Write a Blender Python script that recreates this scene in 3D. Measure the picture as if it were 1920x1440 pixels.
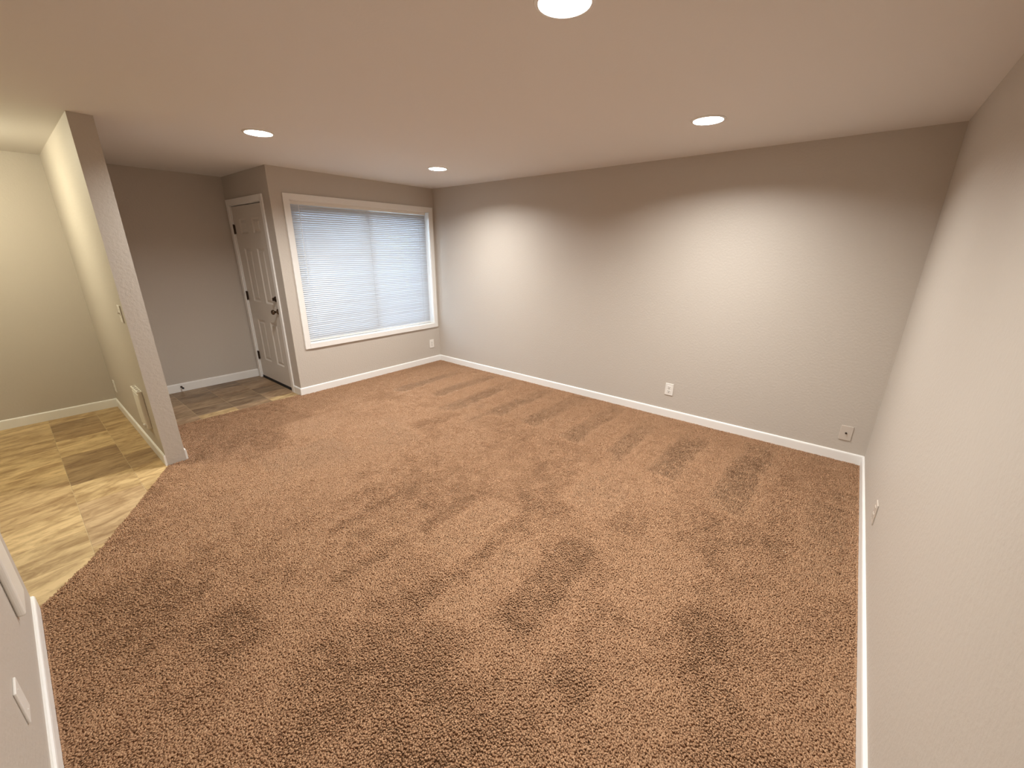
import bpy, bmesh, math, random
import numpy as np
from mathutils import Matrix, Vector

scene = bpy.context.scene
for o in list(bpy.data.objects):
    bpy.data.objects.remove(o)
C = scene.collection

# ------------------------------------------------------------------ camera
RT = Vector((0.63350263, -0.77370943, 0.00693747))
UP = Vector((0.23865639, 0.20392184, 0.94945195))
FW = Vector((0.73601463, 0.59982464, -0.31383572))
CAM = Vector((-4.09654, -4.78978, 1.65308))
cd = bpy.data.cameras.new('camera')
cam = bpy.data.objects.new('camera', cd)
C.objects.link(cam)
M = Matrix((RT, UP, -FW)).transposed().to_4x4()
M.translation = CAM
cam.matrix_world = M
cd.sensor_width = 36.0
cd.lens = 763.602 / 1920 * 36.0
cd.clip_start = 0.02
scene.camera = cam

# ------------------------------------------------------------------ world (overcast daylight), exposure
w = bpy.data.worlds.new('overcast_sky')
scene.world = w
w.use_nodes = True
bg = w.node_tree.nodes['Background']
bg.inputs[0].default_value = (0.62, 0.79, 1.0, 1)
bg.inputs[1].default_value = 2.2
vs = scene.view_settings
scene.display_settings.display_device = 'sRGB'
vs.view_transform = 'Standard'
vs.look = 'None'
vs.gamma = 1.0
vs.use_curve_mapping = False
vs.exposure = 3.0
LAMP_COL = (1.0, 0.995, 0.96)
LAMP_STRENGTH = 102.0
DINING_COL = (1.0, 0.94, 0.69)
DINING_STRENGTH = 11.8
scene.cycles.diffuse_bounces = 4
scene.cycles.max_bounces = 7
scene.cycles.sample_clamp_indirect = 0.8

# ------------------------------------------------------------------ dimensions (metres)
H = 2.44          # ceiling height
L = 5.140         # long wall, y from 0 to -L
W = 2.152         # window wall, x from 0 to -W
DE = 1.25         # entry nook back wall
DD = 1.19         # dining back wall
PX0, PX1, PY = -3.597, -3.474, -0.841     # partition
SX, SY = -4.362, -2.085                   # stub wall face / end
FARX = -6.6
VINYL = -0.010    # vinyl level
T = 0.12
BB = 0.082

# ------------------------------------------------------------------ materials
def mat(name, col, rough=0.6, metal=0.0, spec=0.5):
    m = bpy.data.materials.new(name)
    m.use_nodes = True
    b = m.node_tree.nodes['Principled BSDF']
    b.inputs['Base Color'].default_value = (*col, 1)
    b.inputs['Roughness'].default_value = rough
    b.inputs['Metallic'].default_value = metal
    b.inputs['Specular IOR Level'].default_value = spec
    return m

def nodes_of(m):
    nt = m.node_tree
    return nt, nt.nodes['Principled BSDF']

def add_bump(m, scale, strength, dist=0.002, detail=3.0):
    nt, b = nodes_of(m)
    g = nt.nodes.new('ShaderNodeNewGeometry')
    n = nt.nodes.new('ShaderNodeTexNoise')
    n.inputs['Scale'].default_value = scale
    n.inputs['Detail'].default_value = detail
    bu = nt.nodes.new('ShaderNodeBump')
    bu.inputs['Strength'].default_value = strength
    bu.inputs['Distance'].default_value = dist
    nt.links.new(g.outputs['Position'], n.inputs['Vector'])
    nt.links.new(n.outputs['Fac'], bu.inputs['Height'])
    nt.links.new(bu.outputs['Normal'], b.inputs['Normal'])
    return m

M_WALL = add_bump(mat('greige_wall_paint', (0.56, 0.505, 0.445), 0.55, spec=0.35), 60, 0.4, 0.004)
M_CEIL = add_bump(mat('ceiling_paint', (0.81, 0.785, 0.76), 0.7, spec=0.25), 90, 0.25, 0.002)
M_TRIM = mat('white_trim_paint', (0.88, 0.86, 0.83), 0.38)
M_DOOR = mat('door_paint', (0.70, 0.65, 0.59), 0.42)
M_PLATE = mat('white_plastic', (0.84, 0.81, 0.76), 0.35)
M_SLOT = mat('dark_slot', (0.035, 0.03, 0.028), 0.6)
M_BRONZE = mat('oil_rubbed_bronze', (0.085, 0.058, 0.042), 0.35, 0.85)
M_NICKEL = mat('satin_nickel', (0.50, 0.44, 0.37), 0.22, 1.0)
M_KNOB = mat('antique_bronze_knob', (0.17, 0.12, 0.085), 0.2, 1.0)
M_BEIGE = mat('beige_plate', (0.60, 0.53, 0.46), 0.45)  # beige plastic, darker than the white plates
M_BSLOT = mat('beige_slot', (0.32, 0.27, 0.22), 0.6)
M_BLACK = mat('black_rubber', (0.012, 0.012, 0.014), 0.6)
M_HEAT = mat('heater_enamel', (0.82, 0.79, 0.73), 0.35)
M_CORD = mat('blind_cord', (0.85, 0.86, 0.88), 0.7)
M_VINYLF = mat('vinyl_window_frame', (0.80, 0.82, 0.84), 0.4)
M_CONC = add_bump(mat('porch_concrete', (0.42, 0.41, 0.39), 0.85), 30, 0.3)
M_SIDING = mat('soffit_paint', (0.6, 0.6, 0.58), 0.7)
M_SUB = mat('subfloor', (0.30, 0.24, 0.17), 0.8)

# slats: thin white vinyl that lets some daylight glow through
M_SLAT = mat('blind_slat_vinyl', (0.57, 0.59, 0.62), 0.35)
nt, b = nodes_of(M_SLAT)
tr = nt.nodes.new('ShaderNodeBsdfTranslucent')
tr.inputs[0].default_value = (0.80, 0.84, 0.90, 1)
mx = nt.nodes.new('ShaderNodeMixShader')
mx.inputs[0].default_value = 0.03
nt.links.new(b.outputs[0], mx.inputs[1])
nt.links.new(tr.outputs[0], mx.inputs[2])
nt.links.new(mx.outputs[0], nt.nodes['Material Output'].inputs['Surface'])

# window glass: mostly clear, a little reflection
M_GLASS = bpy.data.materials.new('window_glass')
M_GLASS.use_nodes = True
nt = M_GLASS.node_tree
nt.nodes.remove(nt.nodes['Principled BSDF'])
tb = nt.nodes.new('ShaderNodeBsdfTransparent'); tb.inputs[0].default_value = (0.93, 0.95, 0.95, 1)
gb = nt.nodes.new('ShaderNodeBsdfGlossy'); gb.inputs['Roughness'].default_value = 0.02
mg = nt.nodes.new('ShaderNodeMixShader'); mg.inputs[0].default_value = 0.06
nt.links.new(tb.outputs[0], mg.inputs[1]); nt.links.new(gb.outputs[0], mg.inputs[2])
nt.links.new(mg.outputs[0], nt.nodes['Material Output'].inputs['Surface'])

def emis(name, col, s):
    m = mat(name, (0.9, 0.9, 0.9), 0.5)
    nt, b = nodes_of(m)
    b.inputs['Emission Color'].default_value = (*col, 1)
    b.inputs['Emission Strength'].default_value = s
    return m
M_LENS = emis('lit_led_lens', LAMP_COL, LAMP_STRENGTH)
M_DOME = emis('lit_glass_dome', DINING_COL, DINING_STRENGTH)

# vinyl: slate-look print, tone from the tile's own object colour, streaks across it
M_TILE = mat('slate_print_vinyl', (0.4, 0.3, 0.2), 0.42, spec=0.4)
nt, b = nodes_of(M_TILE)
oi = nt.nodes.new('ShaderNodeObjectInfo')
geo = nt.nodes.new('ShaderNodeNewGeometry')
mul = nt.nodes.new('ShaderNodeVectorMath'); mul.operation = 'MULTIPLY'
mul.inputs[1].default_value = (3.2, 11.0, 1.0)
rotn = nt.nodes.new('ShaderNodeVectorRotate'); rotn.rotation_type = 'Z_AXIS'
rotn.inputs['Angle'].default_value = math.radians(-9)
addv = nt.nodes.new('ShaderNodeVectorMath'); addv.operation = 'ADD'
cmb = nt.nodes.new('ShaderNodeCombineXYZ')
m17 = nt.nodes.new('ShaderNodeMath'); m17.operation = 'MULTIPLY'; m17.inputs[1].default_value = 37.0
nt.links.new(oi.outputs['Random'], m17.inputs[0])
nt.links.new(m17.outputs[0], cmb.inputs['Z'])
nt.links.new(geo.outputs['Position'], rotn.inputs['Vector'])
nt.links.new(rotn.outputs['Vector'], mul.inputs[0])
nt.links.new(mul.outputs[0], addv.inputs[0])
nt.links.new(cmb.outputs[0], addv.inputs[1])
n1 = nt.nodes.new('ShaderNodeTexNoise'); n1.inputs['Scale'].default_value = 1.0
n1.inputs['Detail'].default_value = 5.0; n1.inputs['Roughness'].default_value = 0.6
n1.inputs['Distortion'].default_value = 0.5
nt.links.new(addv.outputs[0], n1.inputs['Vector'])
mul2 = nt.nodes.new('ShaderNodeVectorMath'); mul2.operation = 'MULTIPLY'
mul2.inputs[1].default_value = (6.0, 16.0, 1.0)
nt.links.new(rotn.outputs['Vector'], mul2.inputs[0])
add2 = nt.nodes.new('ShaderNodeVectorMath'); add2.operation = 'ADD'
nt.links.new(mul2.outputs[0], add2.inputs[0]); nt.links.new(cmb.outputs[0], add2.inputs[1])
n2 = nt.nodes.new('ShaderNodeTexNoise'); n2.inputs['Scale'].default_value = 1.0
n2.inputs['Detail'].default_value = 6.0; n2.inputs['Roughness'].default_value = 0.65; n2.inputs['Distortion'].default_value = 1.2
nt.links.new(add2.outputs[0], n2.inputs['Vector'])
avg = nt.nodes.new('ShaderNodeMath'); avg.operation = 'ADD'
h1 = nt.nodes.new('ShaderNodeMath'); h1.operation = 'MULTIPLY'; h1.inputs[1].default_value = 0.5
h2 = nt.nodes.new('ShaderNodeMath'); h2.operation = 'MULTIPLY'; h2.inputs[1].default_value = 0.5
nt.links.new(n1.outputs['Fac'], h1.inputs[0]); nt.links.new(n2.outputs['Fac'], h2.inputs[0])
nt.links.new(h1.outputs[0], avg.inputs[0]); nt.links.new(h2.outputs[0], avg.inputs[1])
rp = nt.nodes.new('ShaderNodeValToRGB')
rp.color_ramp.elements[0].position = 0.40
rp.color_ramp.elements[0].color = (0.58, 0.49, 0.40, 1)
rp.color_ramp.elements[1].position = 0.58
rp.color_ramp.elements[1].color = (1.17, 1.17, 1.14, 1)
nt.links.new(avg.outputs[0], rp.inputs[0])
mc = nt.nodes.new('ShaderNodeMix'); mc.data_type = 'RGBA'; mc.blend_type = 'MULTIPLY'
mc.inputs[0].default_value = 1.0
nt.links.new(oi.outputs['Color'], mc.inputs[6])
nt.links.new(rp.outputs[0], mc.inputs[7])
nt.links.new(mc.outputs[2], b.inputs['Base Color'])
bu = nt.nodes.new('ShaderNodeBump'); bu.inputs['Strength'].default_value = 0.15
bu.inputs['Distance'].default_value = 0.002
nt.links.new(n1.outputs['Fac'], bu.inputs['Height'])
nt.links.new(bu.outputs['Normal'], b.inputs['Normal'])
M_GROUT = mat('vinyl_joint', (0.50, 0.38, 0.22), 0.6)

# carpet yarn: per-tuft tint stored on the mesh
M_CARPET = mat('frieze_carpet_yarn', (0.4, 0.26, 0.17), 0.95, spec=0.15)
nt, b = nodes_of(M_CARPET)
at = nt.nodes.new('ShaderNodeAttribute'); at.attribute_name = 'tint'
rp = nt.nodes.new('ShaderNodeValToRGB')
rp.color_ramp.elements[0].position = 0.0
rp.color_ramp.elements[0].color = (0.32, 0.168, 0.091, 1)
rp.color_ramp.elements[1].position = 1.0
rp.color_ramp.elements[1].color = (0.59, 0.368, 0.22, 1)
nt.links.new(at.outputs['Fac'], rp.inputs[0])
nt.links.new(rp.outputs[0], b.inputs['Base Color'])

# ------------------------------------------------------------------ mesh helpers
def link(name, me, m, parent=None):
    o = bpy.data.objects.new(name, me)
    C.objects.link(o)
    if m is not None and len(me.materials) == 0:
        me.materials.append(m)
    if parent is not None:
        o.parent = parent
    return o

def obj(name, bm, m, parent=None, smooth=False):
    me = bpy.data.meshes.new(name)
    bmesh.ops.recalc_face_normals(bm, faces=bm.faces)
    bm.to_mesh(me); bm.free()
    if smooth:
        for p in me.polygons: p.use_smooth = True
    return link(name, me, m, parent)

def box(bm, x0, x1, y0, y1, z0, z1):
    v = [bm.verts.new((x, y, z)) for z in (z0, z1) for y in (y0, y1) for x in (x0, x1)]
    for f in ((0, 2, 3, 1), (4, 5, 7, 6), (0, 1, 5, 4), (2, 6, 7, 3), (0, 4, 6, 2), (1, 3, 7, 5)):
        bm.faces.new([v[i] for i in f])

def bevel(bm, r, seg=2):
    bmesh.ops.bevel(bm, geom=list(bm.edges), offset=r, segments=seg, affect='EDGES', profile=0.5)

def boxo(name, dims, m, parent=None, bev=0.0, seg=2):
    bm = bmesh.new(); box(bm, *dims)
    if bev: bevel(bm, bev, seg)
    return obj(name, bm, m, parent)

def lathe(prof, n=32, axis='Z'):
    """prof: list of (r, h) -> bmesh of revolution about axis"""
    bm = bmesh.new(); rings = []
    for r, h in prof:
        if r < 1e-6:
            rings.append([bm.verts.new((0, 0, h))])
        else:
            rings.append([bm.verts.new((r * math.cos(2 * math.pi * i / n), r * math.sin(2 * math.pi * i / n), h)) for i in range(n)])
    for a, c in zip(rings, rings[1:]):
        for i in range(n):
            j = (i + 1) % n
            if len(a) == 1 and len(c) == 1: continue
            if len(a) == 1: bm.faces.new((a[0], c[i], c[j]))
            elif len(c) == 1: bm.faces.new((a[i], a[j], c[0]))
            else: bm.faces.new((a[i], a[j], c[j], c[i]))
    if axis == 'X': bmesh.ops.rotate(bm, verts=bm.verts, matrix=Matrix.Rotation(math.pi / 2, 3, 'Y'))
    if axis == '-X': bmesh.ops.rotate(bm, verts=bm.verts, matrix=Matrix.Rotation(-math.pi / 2, 3, 'Y'))
    if axis == '-Y': bmesh.ops.rotate(bm, verts=bm.verts, matrix=Matrix.Rotation(math.pi / 2, 3, 'X'))
    return bm

def tube(bm, pts, r, n=8):
    rings = []
    for k, p in enumerate(pts):
        a = Vector(pts[max(k - 1, 0)]); c = Vector(pts[min(k + 1, len(pts) - 1)])
        d = (c - a).normalized()
        u = d.orthogonal().normalized(); v = d.cross(u)
        if k and rings:
            u = (prev - d * prev.dot(d)).normalized(); v = d.cross(u)
        prev = u
        rings.append([bm.verts.new(Vector(p) + r * (u * math.cos(2 * math.pi * i / n) + v * math.sin(2 * math.pi * i / n))) for i in range(n)])
    for a, c in zip(rings, rings[1:]):
        for i in range(n):
            j = (i + 1) % n
            bm.faces.new((a[i], a[j], c[j], c[i]))
    bm.faces.new(list(reversed(rings[0]))); bm.faces.new(rings[-1])

def empty(name, loc, label=None, cat=None, group=None, kind=None, rz=0.0):
    o = bpy.data.objects.new(name, None)
    C.objects.link(o)
    o.empty_display_size = 0.1
    o.location = loc; o.rotation_euler = (0, 0, rz)
    if label: o['label'] = label
    if cat: o['category'] = cat
    if group: o['group'] = group
    if kind: o['kind'] = kind
    return o

def struct(o, label=None, cat=None):
    o['kind'] = 'structure'
    if label: o['label'] = label
    if cat: o['category'] = cat
    return o

# ------------------------------------------------------------------ room shell
def wall(name, boxes, label):
    bm = bmesh.new()
    for d in boxes: box(bm, *d)
    return struct(obj(name, bm, M_WALL), label, 'wall')

ZB = -0.06
wall('wall_right', [(0, T, -L - T, T, ZB, H)], 'long bare greige wall right of the window')
wall('wall_near', [(FARX - T, 0, -L - T, -L, ZB, H)], 'greige wall filling the right edge of the photo')
wall('wall_left', [(SX - T, SX, -L, SY, ZB, H)], 'greige wall at the lower left edge with outlet and heater')
wall('wall_partition', [(PX0, PX1, PY, DE, ZB, H)], 'narrow greige partition between the dining area and entry')
wall('wall_entry', [(PX0, -W + T, DE, DE + T, ZB, H)], 'shaded greige wall at the back of the entry nook')
wall('wall_dining', [(FARX, PX0, DD, DE + T, ZB, H)], 'greige dining wall in yellow lamp light at the far left')
wall('wall_dining_side', [(FARX - T, FARX, -L, DE + T, ZB, H)], 'greige side wall of the dining area outside the frame')
# window wall with its opening
WX0, WX1, WZ0, WZ1 = -1.975, -0.087, 0.585, 2.142
wall('wall_back', [(-W, WX0, 0, T, ZB, H), (WX1, 0, 0, T, ZB, H), (WX0, WX1, 0, T, ZB, WZ0), (WX0, WX1, 0, T, WZ1, H)],
     'greige wall around the large window with blinds')
# door wall with its opening
DY0, DY1, DZ1 = 0.225, 1.165, 2.130
wall('wall_door', [(-W, -W + T, T, DY0, ZB, H), (-W, -W + T, DY1, DE, ZB, H), (-W, -W + T, DY0, DY1, DZ1, H)],
     'short greige wall holding the front door')

# ceiling with round cut-outs for the recessed lights
LIGHTS = [(-2.660, -1.240), (-0.958, -1.222), (-1.012, -3.864), (-2.680, -3.850)]
RHOLE = 0.088
bm = bmesh.new()
def loop_edges(pts):
    vv = [bm.verts.new(p) for p in pts]
    return [bm.edges.new((vv[i], vv[(i + 1) % len(vv)])) for i in range(len(vv))]
ed = loop_edges([(FARX - T, -L - T, H), (T, -L - T, H), (T, DE + T, H), (FARX - T, DE + T, H)])
for lx, ly in LIGHTS:
    ed += loop_edges([(lx + RHOLE * math.cos(2 * math.pi * i / 40), ly + RHOLE * math.sin(2 * math.pi * i / 40), H) for i in range(40)])
bmesh.ops.triangle_fill(bm, edges=ed, use_beauty=True, use_dissolve=False)
for f in bm.faces:
    if f.normal.z > 0: f.normal_flip()
me = bpy.data.meshes.new('ceiling'); bm.to_mesh(me); bm.free()
struct(link('ceiling', me, M_CEIL), 'smooth beige ceiling with four recessed lights', 'ceiling')
struct(boxo('roof_light_block', (FARX - T, T, -L - T, DE + T, H + 0.12, H + 0.2), M_SIDING), 'unseen roof slab added above the ceiling to block light', 'roof')  # out of view, added to keep outside light from the ceiling holes
bm = bmesh.new()
for d in ((FARX - T, T, -L - T, -L - T + .02), (FARX - T, T, DE + T - .02, DE + T), (FARX - T, FARX - T + .02, -L - T, DE + T), (T - .02, T, -L - T, DE + T)):
    box(bm, *d, H, H + .12)
struct(obj('roof_edge', bm, M_SIDING), 'closed edge between ceiling and roof', 'roof')

# sub floor carrying the vinyl pieces
floor = boxo('floor', (FARX - T, T, -L - T, DE + T, -0.06, VINYL - 0.0012), M_GROUT)
struct(floor, 'floor of the room with stone-look vinyl by the entry and dining area', 'floor')
# outside: porch slab and soil, porch soffit
struct(boxo('ground', (-9, 9, DE + T + 0.0, 14, -0.5, -0.16), M_CONC), 'concrete ground outside the window', 'ground')
struct(boxo('ground_porch', (-W + T, 9, T, DE + T, -0.5, -0.10), M_CONC), 'concrete porch slab outside the front door', 'ground')

# ------------------------------------------------------------------ vinyl pieces
rng = random.Random(4)
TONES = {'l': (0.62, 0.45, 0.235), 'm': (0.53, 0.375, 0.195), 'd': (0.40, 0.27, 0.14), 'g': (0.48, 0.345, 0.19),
         'r': (0.51, 0.36, 0.205), 'e': (0.40, 0.27, 0.165), 'k': (0.27, 0.185, 0.115), 'h': (0.33, 0.225, 0.135)}  # e, k, h: entry tones lowered to hold the nook's shade
S = 0.336
def tile(x0, x1, y0, y1, tone):
    g = 0.0011
    bm = bmesh.new(); box(bm, x0 + g, x1 - g, y0 + g, y1 - g, VINYL - 0.004, VINYL)
    top = [e for e in bm.edges if all(v.co.z > VINYL - 1e-5 for v in e.verts)]
    bmesh.ops.bevel(bm, geom=top, offset=0.0012, segments=1, affect='EDGES')
    # keep each piece's origin at its centre
    cx, cy = (x0 + x1) / 2, (y0 + y1) / 2
    bmesh.ops.translate(bm, verts=bm.verts, vec=(-cx, -cy, 0))
    o = obj('vinyl_tile', bm, M_TILE, floor)
    o.location = (cx, cy, 0)
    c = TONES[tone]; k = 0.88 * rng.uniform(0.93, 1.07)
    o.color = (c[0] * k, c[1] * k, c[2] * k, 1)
    return o
def carpet_edge_y(x):
    """carpet edge of the dining side: vinyl lies at larger y"""
    P = [(-4.40, -2.10), (-4.339, -2.055), (-4.135, -1.80), (-3.88, -1.365), (-3.61, -0.875), (-3.59, -0.845)]
    for (a, c), (d, e) in zip(P, P[1:]):
        if a <= x <= d: return c + (e - c) * (x - a) / (d - a)
    return P[0][1] if x < P[0][0] else P[-1][1]
XL = [-3.60 - 0.0]
cols = [(-3.790, PX0)] + [(-3.790 - S * (i + 1), -3.790 - S * i) for i in range(5)]
colA = [1.19, 1.01, 0.72, 0.43, -0.01, -0.33, -0.67, -1.03, -1.335, -1.67, -2.0, -2.3]
toneA = 'mddlddlrrlm'
tone0 = 'mmmmmdlmmll'
for ci, (x0, x1) in enumerate(cols):
    if ci == 1: ys, tn = colA, toneA
    else:
        off = 0.0 if ci % 2 else 0.08
        ys = [1.19] + [1.01 - off * (ci > 1) - S * i for i in range(11)]
        tn = tone0 if ci == 0 else ''.join(rng.choice('lmlglm') for _ in ys)
    for k, (yb, ya) in enumerate(zip(ys, ys[1:])):
        if x0 > SX - T - 0.02 or True:
            lim = carpet_edge_y(x1) - 0.02 if x1 > SX else -2.6
            if yb < carpet_edge_y(x0) - 0.0 and x1 > SX: continue
            tile(x0, x1, max(ya, lim - 0.7), yb, tn[k % len(tn)])
# entry nook: its dim light is put into darker, redder tile tones
ex = [PX1, -3.13, -2.795, -2.452, -W]
ey = [1.25, 1.0, 0.70, 0.44, 0.20, 0.03]
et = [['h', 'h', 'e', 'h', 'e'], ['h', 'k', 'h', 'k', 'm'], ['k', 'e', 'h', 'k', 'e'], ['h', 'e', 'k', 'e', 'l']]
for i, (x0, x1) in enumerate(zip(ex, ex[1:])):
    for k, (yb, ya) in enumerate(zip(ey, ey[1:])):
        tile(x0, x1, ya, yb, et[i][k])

# ------------------------------------------------------------------ carpet: pile built tuft by tuft
def build_carpet():
    r = np.random.default_rng(7)
    s = 0.0059
    xs = np.arange(SX + 0.004, -0.004, s); ys = np.arange(-L + 0.004, 0.05, s)
    X, Y = np.meshgrid(xs, ys, indexing='ij')
    X = X.ravel(); Y = Y.ravel()
    X = X + r.uniform(-.5, .5, X.size) * s * 0.95; Y = Y + r.uniform(-.5, .5, Y.size) * s * 0.95
    ce = np.interp(X, [-4.40, -4.339, -4.135, -3.88, -3.61, -3.59], [-2.10, -2.055, -1.80, -1.365, -0.875, -0.845])
    inside = (X > SX + .004) & (X < -.004) & (Y > -L + .004)
    a = (X <= -3.59) & (Y < ce)
    bb = (X > -3.59) & (X <= PX1 + .006) & (Y < PY - .004)
    c = (X > PX1 + .006) & (X <= -W - .004) & (Y < 0.042)
    d = (X > -W - .004) & (Y < -.004)
    k = inside & (a | bb | c | d)
    X = X[k]; Y = Y[k]; n = X.size
    # smooth value noise
    def vn(x, y, sc, seed):
        q = np.random.default_rng(seed); G = q.uniform(-1, 1, (400, 400))
        u = (x + 20) / sc; v = (y + 20) / sc
        i = np.floor(u).astype(int); j = np.floor(v).astype(int); fu = u - i; fv = v - j
        fu = fu * fu * (3 - 2 * fu); fv = fv * fv * (3 - 2 * fv)
        i %= 399; j %= 399
        return (G[i, j] * (1 - fu) + G[(i + 1), j] * fu) * (1 - fv) + (G[i, (j + 1)] * (1 - fu) + G[(i + 1), (j + 1)] * fu) * fv
    # nap: + leans along +x (away from the camera), - leans back towards it
    wob = vn(X, Y, 0.35, 1) * 0.05
    ex_ = 0.03
    def sm(t): return 1 / (1 + np.exp(-np.clip(t, -40, 40)))
    def rect(x0, x1, y0, y1, e=0.015):
        xx = X + wob; yy = Y + wob * 0.6
        return sm((xx - x0) / e) * sm((x1 - xx) / e) * sm((yy - y0) / e) * sm((y1 - yy) / e)
    nap = -0.10 + 0.60 * vn(X, Y, 0.55, 2) + 0.60 * vn(X * 0.4, Y, 0.20, 3) + 0.42 * vn(X, Y, 0.11, 5)
    # vacuum strokes pulled out from the long wall
    y0 = -0.35; i = 0
    while y0 > -4.9:
        wdt = 0.20 + 0.07 * random.Random(i).random()
        x_in = -1.2 + 0.25 * random.Random(i + 50).uniform(-1, 1)
        amp = 1.5 if i % 2 else -0.22
        m = rect(x_in, -0.10, y0 - wdt, y0)
        m = m * (0.45 + 0.55 * sm((-0.45 - X) / 0.15)) if amp > 0 else m
        nap = nap * (1 - 0.85 * m) + amp * m
        y0 -= wdt; i += 1
    # strokes, footprints, and entry shade put into the lean, read off the floor
    for (x0, x1, ya, yb, amp) in [(-3.03, -2.29, -4.0, -3.76, -1.5), (-3.42, -3.15, -3.84, -3.63, -1.4), (-3.12, -2.95, -4.33, -4.12, -1.2),
                                  (-3.22, -2.72, -2.66, -2.56, -1.2), (-3.42, -2.90, -3.05, -2.97, -1.3), (-2.82, -2.2, -3.09, -2.98, -1.2),
                                  (-3.13, -2.62, -3.50, -3.40, -1.2), (-1.42, -1.15, -3.5, -2.1, -0.9), (-2.9, -2.3, -3.40, -3.12, 0.8),
                                  (-3.2, -2.5, -3.72, -3.52, 0.8), (-2.3, -1.9, -2.0, -1.5, 0.9), (-3.46, -2.35, -0.95, 0.04, -1.3), (-2.4, -0.6, -0.6, -0.02, -0.5), (-3.1, -2.5, -1.75, -1.3, 1.1), (-2.7, -2.3, -1.15, -0.75, 0.7),
                                  (-4.30, -3.9, -2.6, -2.2, -0.8), (-3.95, -3.7, -3.1, -2.75, -1.1), (-1.1, -0.2, -4.98, -4.62, -0.7),
                                  (-1.8, -0.85, -5.08, -4.85, 0.9), (-2.6, -1.9, -4.45, -4.15, 0.5), (-2.0, -1.5, -3.9, -3.5, 0.9)]:
        m = rect(x0, x1, ya, yb, 0.015)
        nap = nap * (1 - 0.9 * m) + (0.62 * amp if amp < 0 else 1.2 * amp) * m
    nap = np.where(nap < 0, 0.8 * nap, nap)
    nap = np.clip(nap, -0.66, 1.5)
    # every tuft: a root and a slanted three-cornered cut tip, drawn out along the direction it leans
    th = r.uniform(0, 2 * np.pi, n)
    rl = r.uniform(0.001, 0.0060, n)
    ang = math.radians(38) * sm((-1.45 - X) / 0.08)
    dx = nap * 0.0085 * np.cos(ang) + np.cos(th) * rl + 0.0025 * vn(X, Y, .045, 8)
    dy = nap * 0.0085 * np.sin(ang) - nap * 0.0010 + np.sin(th) * rl + 0.0035 * vn(X, Y, .045, 9)
    hgt = 0.0112 * r.uniform(0.78, 1.0, n) * (1 - 0.42 * np.clip(vn(X, Y, 0.013, 11) - 0.25, 0, 1) - 0.12 * vn(X, Y, 0.03, 12))
    hgt = np.maximum(hgt - 0.38 * np.hypot(dx, dy), 0.004)
    # keep tips out of the walls
    tx = np.clip(X + dx, SX + .017, -.017); ty = np.maximum(Y + dy, -L + .017)
    z0 = VINYL + 0.001
    ph = np.arctan2(dy, dx) + r.normal(0, 0.35, n)
    ca, sa = np.cos(ph), np.sin(ph)
    wd = 0.0041 * r.uniform(0.75, 1.25, n)
    tl = 0.0070 * r.uniform(0.75, 1.25, n)
    V = np.empty((n, 4, 3), np.float32)
    V[:, 0, 0] = X; V[:, 0, 1] = Y; V[:, 0, 2] = z0
    dz = r.normal(0, 0.0012, n)
    for q, (al, ac, zz_) in enumerate(((-0.45, 1.0, -0.0008), (-0.45, -1.0, -0.0008), (0.75, 0.0, 0.0012))):
        V[:, 1 + q, 0] = tx + al * tl * ca - ac * wd * sa
        V[:, 1 + q, 1] = ty + al * tl * sa + ac * wd * ca
        V[:, 1 + q, 2] = z0 + hgt + zz_ + dz * al
    base = (np.arange(n) * 4)[:, None]
    tris = np.array([[1, 2, 3], [0, 2, 1], [0, 3, 2], [0, 1, 3]])
    Tt = (base[:, :, None] + tris[None]).reshape(n, -1)
    loops = Tt.ravel()
    tot = np.full(n * 4, 3)
    verts = V.reshape(-1, 3)
    tint = np.repeat(np.clip(0.5 + 0.19 * r.standard_normal(n), 0, 1), 4)
    # backing polygon
    bk = np.array([(SX, -L, 0), (0, -L, 0), (0, 0, 0), (-W, 0, 0), (-W, .042, 0), (PX1, .042, 0), (PX1, PY, 0), (-3.59, PY, 0),
                   (-3.61, -.875, 0), (-3.88, -1.365, 0), (-4.135, -1.80, 0), (-4.339, -2.055, 0), (SX, -2.075, 0)], np.float32)
    bk[:, 2] = z0
    nb = len(bk); o0 = len(verts)
    verts = np.concatenate([verts, bk]); tint = np.concatenate([tint, np.full(nb, 0.4)])
    loops = np.concatenate([loops, np.arange(o0, o0 + nb)]); tot = np.concatenate([tot, [nb]])
    start = np.concatenate([[0], np.cumsum(tot)[:-1]])
    me = bpy.data.meshes.new('carpet')
    me.vertices.add(len(verts)); me.vertices.foreach_set('co', verts.astype(np.float32).ravel())
    me.loops.add(len(loops)); me.loops.foreach_set('vertex_index', loops.astype(np.int32))
    me.polygons.add(len(tot)); me.polygons.foreach_set('loop_start', start.astype(np.int32))
    me.polygons.foreach_set('use_smooth', np.ones(len(tot), bool))
    me.update(calc_edges=True)
    at = me.attributes.new('tint', 'FLOAT', 'POINT'); at.data.foreach_set('value', tint.astype(np.float32))
    o = link('carpet', me, M_CARPET)
    o['kind'] = 'stuff'
    o['label'] = 'brown shaggy wall-to-wall carpet with vacuum marks covering the living room'
    o['category'] = 'carpet'
    print('carpet tufts', n, 'tris', n * 4)
build_carpet()

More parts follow.
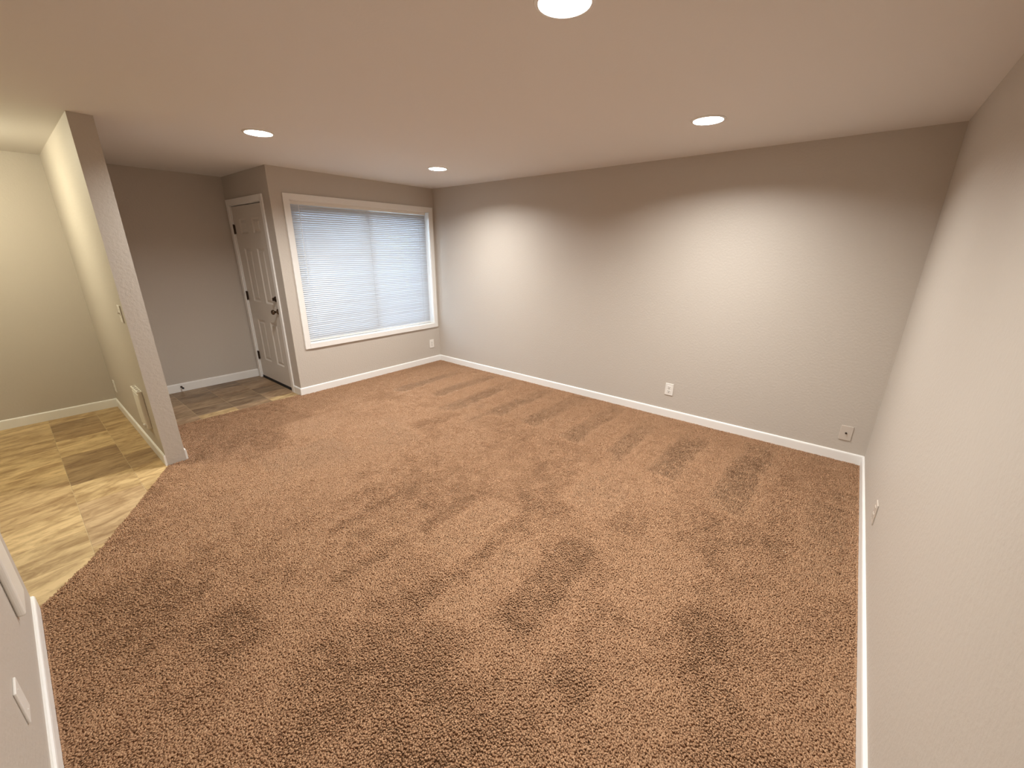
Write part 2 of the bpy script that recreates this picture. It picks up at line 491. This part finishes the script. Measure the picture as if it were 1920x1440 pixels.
# ------------------------------------------------------------------ baseboards
def baseboard(name, p0, p1, side, label, z0=-0.009, hgt=BB, th=0.013):
    """p0->p1 along the wall, side = unit normal into the room"""
    p0 = Vector((*p0, 0)); p1 = Vector((*p1, 0)); nrm = Vector((*side, 0))
    prof = [(0, z0), (th, z0), (th, hgt - 0.014), (th * 0.85, hgt - 0.005), (th * 0.45, hgt), (0, hgt)]
    bm = bmesh.new()
    A = [bm.verts.new(p0 + nrm * a + Vector((0, 0, z))) for a, z in prof]
    B = [bm.verts.new(p1 + nrm * a + Vector((0, 0, z))) for a, z in prof]
    for i in range(len(prof)):
        j = (i + 1) % len(prof)
        bm.faces.new((A[i], A[j], B[j], B[i]))
    bm.faces.new(A); bm.faces.new(list(reversed(B)))
    return struct(obj(name, bm, M_TRIM), label, 'baseboard')
baseboard('baseboard_right', (0, 0), (0, -L), (-1, 0), 'white baseboard along the long bare wall')
baseboard('baseboard_near', (SX, -L), (0, -L), (0, 1), 'white baseboard running down the right edge of the carpet')
baseboard('baseboard_back', (-W - 0.013, 0), (0, 0), (0, -1), 'white baseboard under the window')
baseboard('baseboard_corner', (-W, -0.0), (-W, 0.165), (-1, 0), 'short white baseboard return beside the front door')
baseboard('baseboard_entry', (PX1, DE), (-W, DE), (0, -1), 'white baseboard of the entry nook with the door stop', hgt=0.092)
baseboard('baseboard_dining', (FARX, DD), (PX0, DD), (0, -1), 'white baseboard along the yellow-lit dining wall')
baseboard('baseboard_partition', (PX0, PY), (PX0, DD), (-1, 0), 'white baseboard on the dining side of the partition')
baseboard('baseboard_partition_entry', (PX1, PY), (PX1, DE), (1, 0), 'white baseboard on the entry side of the partition')
baseboard('baseboard_left', (SX, -L), (SX, SY), (1, 0), 'white baseboard at the lower left edge of the carpet')

# ------------------------------------------------------------------ window
win = empty('window_1', ((WX0 + WX1) / 2, 0, WZ0), 'large white-cased sliding window behind closed mini blinds', 'window', kind='structure')
def wpart(name, dims, m, parent=None, bev=0.0):
    par = parent or win
    o = boxo(name, dims, m, None, bev)
    o.parent = par
    o.matrix_parent_inverse = Matrix.Translation(par.location).inverted() if par is win else Matrix.Identity(4)
    return o
CW = 0.056
CT = 0.016
for nm, d in (('casing', (WX0 - CW, WX0 + .006, -CT, 0.0, WZ0 - CW, WZ1 + CW)), ('casing', (WX1 - .006, WX1 + CW, -CT, 0.0, WZ0 - CW, WZ1 + CW)),
              ('casing', (WX0, WX1, -CT, 0.0, WZ1 - .006, WZ1 + CW)), ('casing', (WX0, WX1, -CT - .004, 0.0, WZ0 - CW, WZ0 + .006))):
    wpart(nm, d, M_TRIM, bev=0.003)
for d in ((WX0, WX0 + .012, -0.007, T, WZ0, WZ1), (WX1 - .012, WX1, -0.007, T, WZ0, WZ1), (WX0, WX1, -0.007, T, WZ1 - .012, WZ1), (WX0, WX1, -0.007, T, WZ0, WZ0 + .014)):
    wpart('jamb', d, M_TRIM)
# vinyl slider: outer frame, two sashes with panes
fx0, fx1, fz0, fz1 = WX0 + .012, WX1 - .012, WZ0 + .014, WZ1 - .012
for d in ((fx0, fx0 + .035, .065, .115, fz0, fz1), (fx1 - .035, fx1, .065, .115, fz0, fz1), (fx0 + .035, fx1 - .035, .065, .115, fz1 - .035, fz1), (fx0 + .035, fx1 - .035, .065, .115, fz0, fz0 + .035)):
    wpart('window_frame', d, M_VINYLF)
XM = -1.0
for (a, c, y) in ((fx0 + .035, XM + .03, .070), (XM - .03, fx1 - .035, .093)):
    sash = empty('sash', (0, 0, 0)); sash.parent = win; sash.matrix_parent_inverse = Matrix.Translation(win.location).inverted()
    z0, z1 = fz0 + .035, fz1 - .035
    for d in ((a, a + .045, y, y + .02, z0, z1), (c - .045, c, y, y + .02, z0, z1), (a + .045, c - .045, y, y + .02, z1 - .045, z1), (a + .045, c - .045, y, y + .02, z0, z0 + .045)):
        o = boxo('sash_rail', d, M_VINYLF, sash)
    boxo('pane', (a + .045, c - .045, y + .008, y + .011, z0 + .045, z1 - .045), M_GLASS, sash)

# ------------------------------------------------------------------ mini blind
BX0, BX1 = WX0 + 0.016, WX1 - 0.052
BY = 0.030
blind = empty('window_blind', ((BX0 + BX1) / 2, BY, WZ1 - 0.012), 'white horizontal mini blind hanging closed inside the window', 'blind')
def bpart(o):
    o.parent = blind
    o.matrix_parent_inverse = Matrix.Translation(blind.location).inverted()
    return o
hz = WZ1 - 0.012
bpart(boxo('headrail', (BX0, BX1, BY - .016, BY + .016, hz - .034, hz), M_PLATE, None, 0.002))
NS = 64
ztop, zbot = hz - .052, WZ0 + .052
SW = 0.0275
# one slat: shallow curved strip
def slat_mesh():
    bm = bmesh.new(); n = 6; half = (BX1 - BX0) / 2 - .003
    rows = []
    for i in range(n + 1):
        t = i / n - 0.5
        rows.append((t * SW, 0.0022 * (1 - 4 * t * t)))
    th = 0.0005
    top = [[bm.verts.new((sx * half, y, z)) for (y, z) in rows] for sx in (-1, 1)]
    bot = [[bm.verts.new((sx * half, y, z - th)) for (y, z) in rows] for sx in (-1, 1)]
    for i in range(n):
        bm.faces.new((top[0][i], top[1][i], top[1][i + 1], top[0][i + 1]))
        bm.faces.new((bot[0][i], bot[0][i + 1], bot[1][i + 1], bot[1][i]))
    bm.faces.new((top[0][0], bot[0][0], bot[1][0], top[1][0])); bm.faces.new((top[0][n], top[1][n], bot[1][n], bot[0][n]))
    me = bpy.data.meshes.new('slat')
    bmesh.ops.recalc_face_normals(bm, faces=bm.faces)
    bm.to_mesh(me); bm.free(); me.materials.append(M_SLAT)
    for p in me.polygons: p.use_smooth = True
    return me
sme = slat_mesh()
TILT = math.radians(62)
for i in range(NS):
    o = bpy.data.objects.new('slat', sme); C.objects.link(o)
    o.parent = blind
    o.location = Vector(((BX0 + BX1) / 2, BY, ztop + (zbot - ztop) * i / (NS - 1))) - blind.location
    rr = random.Random(i)
    # room-side edge (-y) hangs lower
    o.rotation_euler = (TILT + rr.uniform(-.05, .05), rr.uniform(-.0006, .0006), 0)
bpart(boxo('bottom_rail', (BX0, BX1, BY - .012, BY + .012, WZ0 + .022, WZ0 + .038), M_PLATE, None, 0.003))
for cx in (-1.84, -1.03, -0.26):
    bm = bmesh.new()
    for dy in (-.0145, .0145):
        tube(bm, [(cx, BY + dy, hz - .03), (cx, BY + dy, WZ0 + .03)], 0.0011, 5)
    bpart(obj('ladder_cord', bm, M_CORD))
bm = bmesh.new(); tube(bm, [(-1.87, BY - .022, hz - .03), (-1.872, BY - .024, 1.25)], 0.0035, 8)
bpart(obj('tilt_wand', bm, M_CORD))

# ------------------------------------------------------------------ door
door = empty('door_1', (-W, (DY0 + DY1) / 2, VINYL), 'closed six-panel front door painted off-white in the entry nook', 'door', kind='structure')
dinv = Matrix.Translation(door.location).inverted()
def dpart(o, par=None):
    if par is None:
        o.parent = door; o.matrix_parent_inverse = dinv
    else:
        o.parent = par
    return o
XF = -W + 0.012            # door face, set back from the wall face
# slab built around six recessed panels
ycols = [(0.405, 0.605), (0.765, 0.975)]
zrows = [(0.262, 0.795), (1.018, 1.645), (1.805, 1.970)]
sy0, sy1, sz0, sz1 = DY0 + .013, DY1 - .013, 0.012, DZ1 - .021
bm = bmesh.new()
def dbox(y0, y1, z0, z1): box(bm, XF, XF + .04, y0, y1, z0, z1)
yy = [sy0, ycols[0][0], ycols[0][1], ycols[1][0], ycols[1][1], sy1]
dbox(yy[0], yy[1], sz0, sz1); dbox(yy[2], yy[3], sz0, sz1); dbox(yy[4], yy[5], sz0, sz1)
zz = [sz0, zrows[0][0], zrows[0][1], zrows[1][0], zrows[1][1], zrows[2][0], zrows[2][1], sz1]
for (a, c) in ycols:
    for k in (0, 2, 4, 6): dbox(a, c, zz[k], zz[k + 1])
bmesh.ops.remove_doubles(bm, verts=bm.verts, dist=1e-5)
dpart(obj('slab', bm, M_DOOR))
for (a, c) in ycols:
    for (z0, z1) in zrows:
        bm = bmesh.new()
        # sloped sticking, flat groove, raised field
        rings = [(0.0, 0.0), (0.014, 0.010), (0.030, 0.010), (0.046, 0.003)]
        prev = None
        for ins, dep in rings:
            cur = [bm.verts.new((XF + dep, y, z)) for y, z in ((a + ins, z0 + ins), (c - ins, z0 + ins), (c - ins, z1 - ins), (a + ins, z1 - ins))]
            if prev:
                for i in range(4): bm.faces.new((prev[i], prev[(i + 1) % 4], cur[(i + 1) % 4], cur[i]))
            prev = cur
        bm.faces.new(prev)
        back = [bm.verts.new((XF + .03, y, z)) for y, z in ((a, z0), (c, z0), (c, z1), (a, z1))]
        bm.faces.new(list(reversed(back)))
        dpart(obj('panel', bm, M_DOOR))
# jambs and casing
for d in ((XF - .012, -W + T, DY0, DY0 + .011, VINYL, DZ1), (XF - .012, -W + T, DY1 - .011, DY1, VINYL, DZ1), (XF - .012, -W + T, DY0, DY1, DZ1 - .012, DZ1)):
    dpart(boxo('jamb', d, M_TRIM))
dpart(boxo('stop', (XF + .041, -W + T, DY0 + .011, DY1 - .011, 0.0, DZ1 - .012), M_BLACK))  # black sheet filling the opening behind the slab, stands in for gap shade
for d in ((-W - .016, -W + .0, DY0 - .058, DY0 + .004, VINYL, DZ1 + .058), (-W - .016, -W, DY1 - .004, DY1 + .062, VINYL, DZ1 + .058), (-W - .016, -W, DY0 + .004, DY1 - .004, DZ1 - .004, DZ1 + .058)):
    dpart(boxo('casing', d, M_TRIM, None, 0.004))
sw = dpart(boxo('door_sweep', (XF - .004, XF + .03, sy0, sy1, VINYL + .001, 0.022), M_BLACK, None, 0.002)); sw['label'] = 'black rubber door sweep'
dpart(boxo('threshold', (XF - .010, -W + T, DY0 + .011, DY1 - .011, VINYL, VINYL + .006), M_BRONZE))
for z in (1.86, 1.075, 0.30):
    h = dpart(boxo('hinge', (XF - .009, XF - .002, DY1 - .034, DY1 - .004, z - .052, z + .052), M_BRONZE, None, 0.001)); h['label'] = 'dark bronze hinge'
    bm = bmesh.new(); tube(bm, [(XF - .012, DY1 - .014, z - .055), (XF - .012, DY1 - .014, z + .055)], 0.007, 10)
    k = obj('hinge_knuckle', bm, M_BRONZE); k.parent = h
# knob and deadbolt (axis -x, into the room)
def xpart(name, prof, m, loc, par):
    o = obj(name, lathe(prof, 28, '-X'), m, None, True)
    o.location = loc
    if par is None: dpart(o)
    else: o.parent = par
    return o
kn = xpart('knob', [(0, 0), (.033, 0), (.033, .006), (.028, .012), (.012, .016), (.011, .034), (.016, .040), (.026, .048), (.029, .058), (.027, .068), (.016, .076), (0, .078)], M_KNOB, (XF, 0.300, 0.948), None)
kn['label'] = 'satin bronze door knob'
db = xpart('deadbolt', [(0, 0), (.031, 0), (.031, .008), (.026, .016), (.012, .020), (0, .020)], M_BRONZE, (XF, 0.305, 1.092), None)
db['label'] = 'dark bronze deadbolt'
tt = boxo('thumb_turn', (-.042, -.018, -.006, .006, -.018, .018), M_BRONZE, None, 0.003); tt.parent = db

# ------------------------------------------------------------------ recessed lights
LLAB = ['lit round recessed light nearest the partition and entry', 'lit round recessed light nearest the window corner',
        'lit round recessed light above the long bare wall', 'lit round recessed light cut off by the top edge']
n = 40
for (lx, ly), lab in zip(LIGHTS, LLAB):
    t = empty('recessed_light', (lx, ly, H), lab, 'ceiling light', 'recessed ceiling lights')
    obj('trim_ring', lathe([(.0865, .004), (.0865, -.003), (.090, -.007), (.102, -.0045), (.104, 0.0), (.0865, .004)], n), M_TRIM, t, True)
    obj('can', lathe([(.0865, .0), (.0865, .07), (0, .07)], n), M_TRIM, t, True)
    obj('lens', lathe([(.0855, .042), (.07, .037), (.04, .0325), (0, .031)], n), M_LENS, t, True)

# dining ceiling lamp, just outside the left edge of the photo; lights the dining area
dl = empty('dining_lamp', (-4.50, 0.12, H), 'round glass ceiling lamp lighting the dining area', 'ceiling light')
obj('base', lathe([(0, 0), (.15, 0), (.155, -.02), (.14, -.035), (0, -.035)], 36), M_NICKEL, dl, True)
obj('glass_dome', lathe([(.135, -.035), (.16, -.06), (.15, -.10), (.11, -.135), (.05, -.152), (0, -.155)], 36), M_DOME, dl, True)
obj('finial', lathe([(0, -.150), (.012, -.155), (.010, -.170), (0, -.175)], 16), M_NICKEL, dl, True)

# ------------------------------------------------------------------ wall plates
def plate(name, loc, rz, label, cat, kind, group=None, pm=None, sm_=None):
    """faces local -y; loc on the wall face"""
    t = empty(name, loc, label, cat, group, None, rz)
    w_, h_ = 0.080, 0.124
    M_PLATE = pm or globals()['M_PLATE']; M_SLOT = sm_ or globals()['M_SLOT']
    boxo('cover_plate', (-w_ / 2, w_ / 2, -.007, 0, -h_ / 2, h_ / 2), M_PLATE, t, 0.0025)
    if kind == 'outlet':
        for s in (-1, 1):
            zc = s * 0.0215
            r = boxo('receptacle', (-.018, .018, -.0095, -.006, zc - .0155, zc + .0155), M_PLATE, t, 0.0012)
            for xx in (-.007, .007):
                boxo('slot', (xx - .0016, xx + .0016, -.0100, -.0085, zc - .001, zc + .009), M_SLOT, r)
            boxo('ground_hole', (-.003, .003, -.0100, -.0085, zc - .011, zc - .005), M_SLOT, r)
        o = obj('screw', lathe([(0, .0), (.003, 0), (.003, .001), (0, .0015)], 10, '-Y'), M_NICKEL, t); o.location = (0, -.007, 0)
        o.rotation_euler = (0, 0, 0)
    elif kind == 'blank':
        for s in (-1, 1):
            o = obj('screw', lathe([(0, .0), (.003, 0), (.003, .001), (0, .0015)], 10, '-Y'), M_PLATE, t); o.location = (0, -.007, s * .042)
    elif kind == 'cable':
        o = obj('coax_jack', lathe([(0, 0), (.0075, 0), (.0075, .003), (.0048, .003), (.0048, .011), (.002, .011), (0, .009)], 14, '-Y'), M_BRONZE, t); o.location = (0, -.007, 0)
        for s in (-1, 1):
            o = obj('screw', lathe([(0, .0), (.003, 0), (.003, .001), (0, .0015)], 10, '-Y'), M_PLATE, t); o.location = (0, -.007, s * .042)
    elif kind == 'switch':
        boxo('toggle_frame', (-.006, .006, -.009, -.006, -.013, .013), M_PLATE, t, 0.0008)
        tg = boxo('toggle', (-.004, .004, -.022, -.006, -.004, .006), M_PLATE, t, 0.001)
        tg.rotation_euler = (math.radians(-25), 0, 0)
        for s in (-1, 1):
            o = obj('screw', lathe([(0, .0), (.003, 0), (.003, .001), (0, .0015)], 10, '-Y'), M_NICKEL, t); o.location = (0, -.007, s * .030)
    return t
plate('wall_outlet', (-0.163, 0, 0.283), 0, 'small white outlet plate under the window corner', 'outlet', 'outlet')
plate('wall_outlet', (0, -3.539, 0.298), -math.pi / 2, 'white duplex outlet low on the middle of the long wall', 'outlet', 'outlet')
plate('cable_plate', (0, -4.988, 0.243), -math.pi / 2, 'beige cable jack plate low near the right corner', 'wall plate', 'cable', None, M_BEIGE)
plate('wall_outlet', (-1.335, -L, 0.285), math.pi, 'edge-on outlet on the wall at the right edge', 'outlet', 'outlet', None, M_BEIGE, M_BSLOT)
plate('wall_outlet', (PX0, 0.955, 0.272), -math.pi / 2, 'tiny outlet on the partition near the dining corner', 'outlet', 'outlet')
plate('light_switch', (PX0, -0.722, 1.190), -math.pi / 2, 'light switch on the edge of the partition', 'light switch', 'switch')
plate('wall_plate', (SX, -3.095, 0.345), math.pi / 2, 'edge-on wall plate low on the wall at the lower left', 'wall plate', 'blank')

# ------------------------------------------------------------------ wall heaters
def heater(loc, rz, label, wd=0.235, hh=0.32, dp=0.026, bev=0.004, knob=True):
    t = empty('wall_heater', loc, label, 'wall heater', None, None, rz)
    boxo('body', (-wd / 2, wd / 2, -dp, 0, 0, hh - .012), M_HEAT, t, bev, 3)
    cap = boxo('cap', (-wd / 2 - .004, wd / 2 + .004, -dp - .006, 0, hh - .012, hh), M_HEAT, t, 0.002)
    for k in range(4):
        xc = -wd / 2 + wd * (k + 0.5) / 4
        boxo('vent_slot', (xc - wd * .085, xc + wd * .085, -dp + .003, -.006, hh - .0005, hh + .0006), M_BSLOT, cap)
    if knob:
        boxo('front_panel', (-wd / 2 + .012, wd / 2 - .012, -dp - .003, -dp + .002, 0.045, hh - .03), M_HEAT, t, 0.002)
        o = obj('thermostat_knob', lathe([(0, 0), (.016, 0), (.014, .014), (0, .015)], 18, '-Y'), M_HEAT, t, True)
        o.location = (wd * 0.25, -dp, 0.022)
    return t
heater((PX0, -0.497, 0.250), -math.pi / 2, 'small white wall heater low on the partition')
heater((SX, -2.485, 0.300), math.pi / 2, 'white wall heater cut off by the left edge of the photo', 0.19, 0.42, 0.024, 0.009, False)

# ------------------------------------------------------------------ door stop on the entry baseboard
ds = empty('door_stop', (-3.015, DE - .013, 0.050), 'little bronze spring door stop on the entry baseboard', 'door stop')
obj('base', lathe([(0, 0), (.012, 0), (.010, .006), (0, .006)], 14, '-Y'), M_BRONZE, ds)
bm = bmesh.new()
tube(bm, [(.0055 * math.cos(a * .9), -.005 - a * .00075, .0055 * math.sin(a * .9)) for a in range(0, 80)], 0.0017, 6)
obj('spring', bm, M_BRONZE, ds, True)
o = obj('rubber_tip', lathe([(0, 0), (.010, 0), (.0115, .006), (.0105, .015), (0, .017)], 16, '-Y'), M_BLACK, ds, True); o.location = (0, -.064, 0)
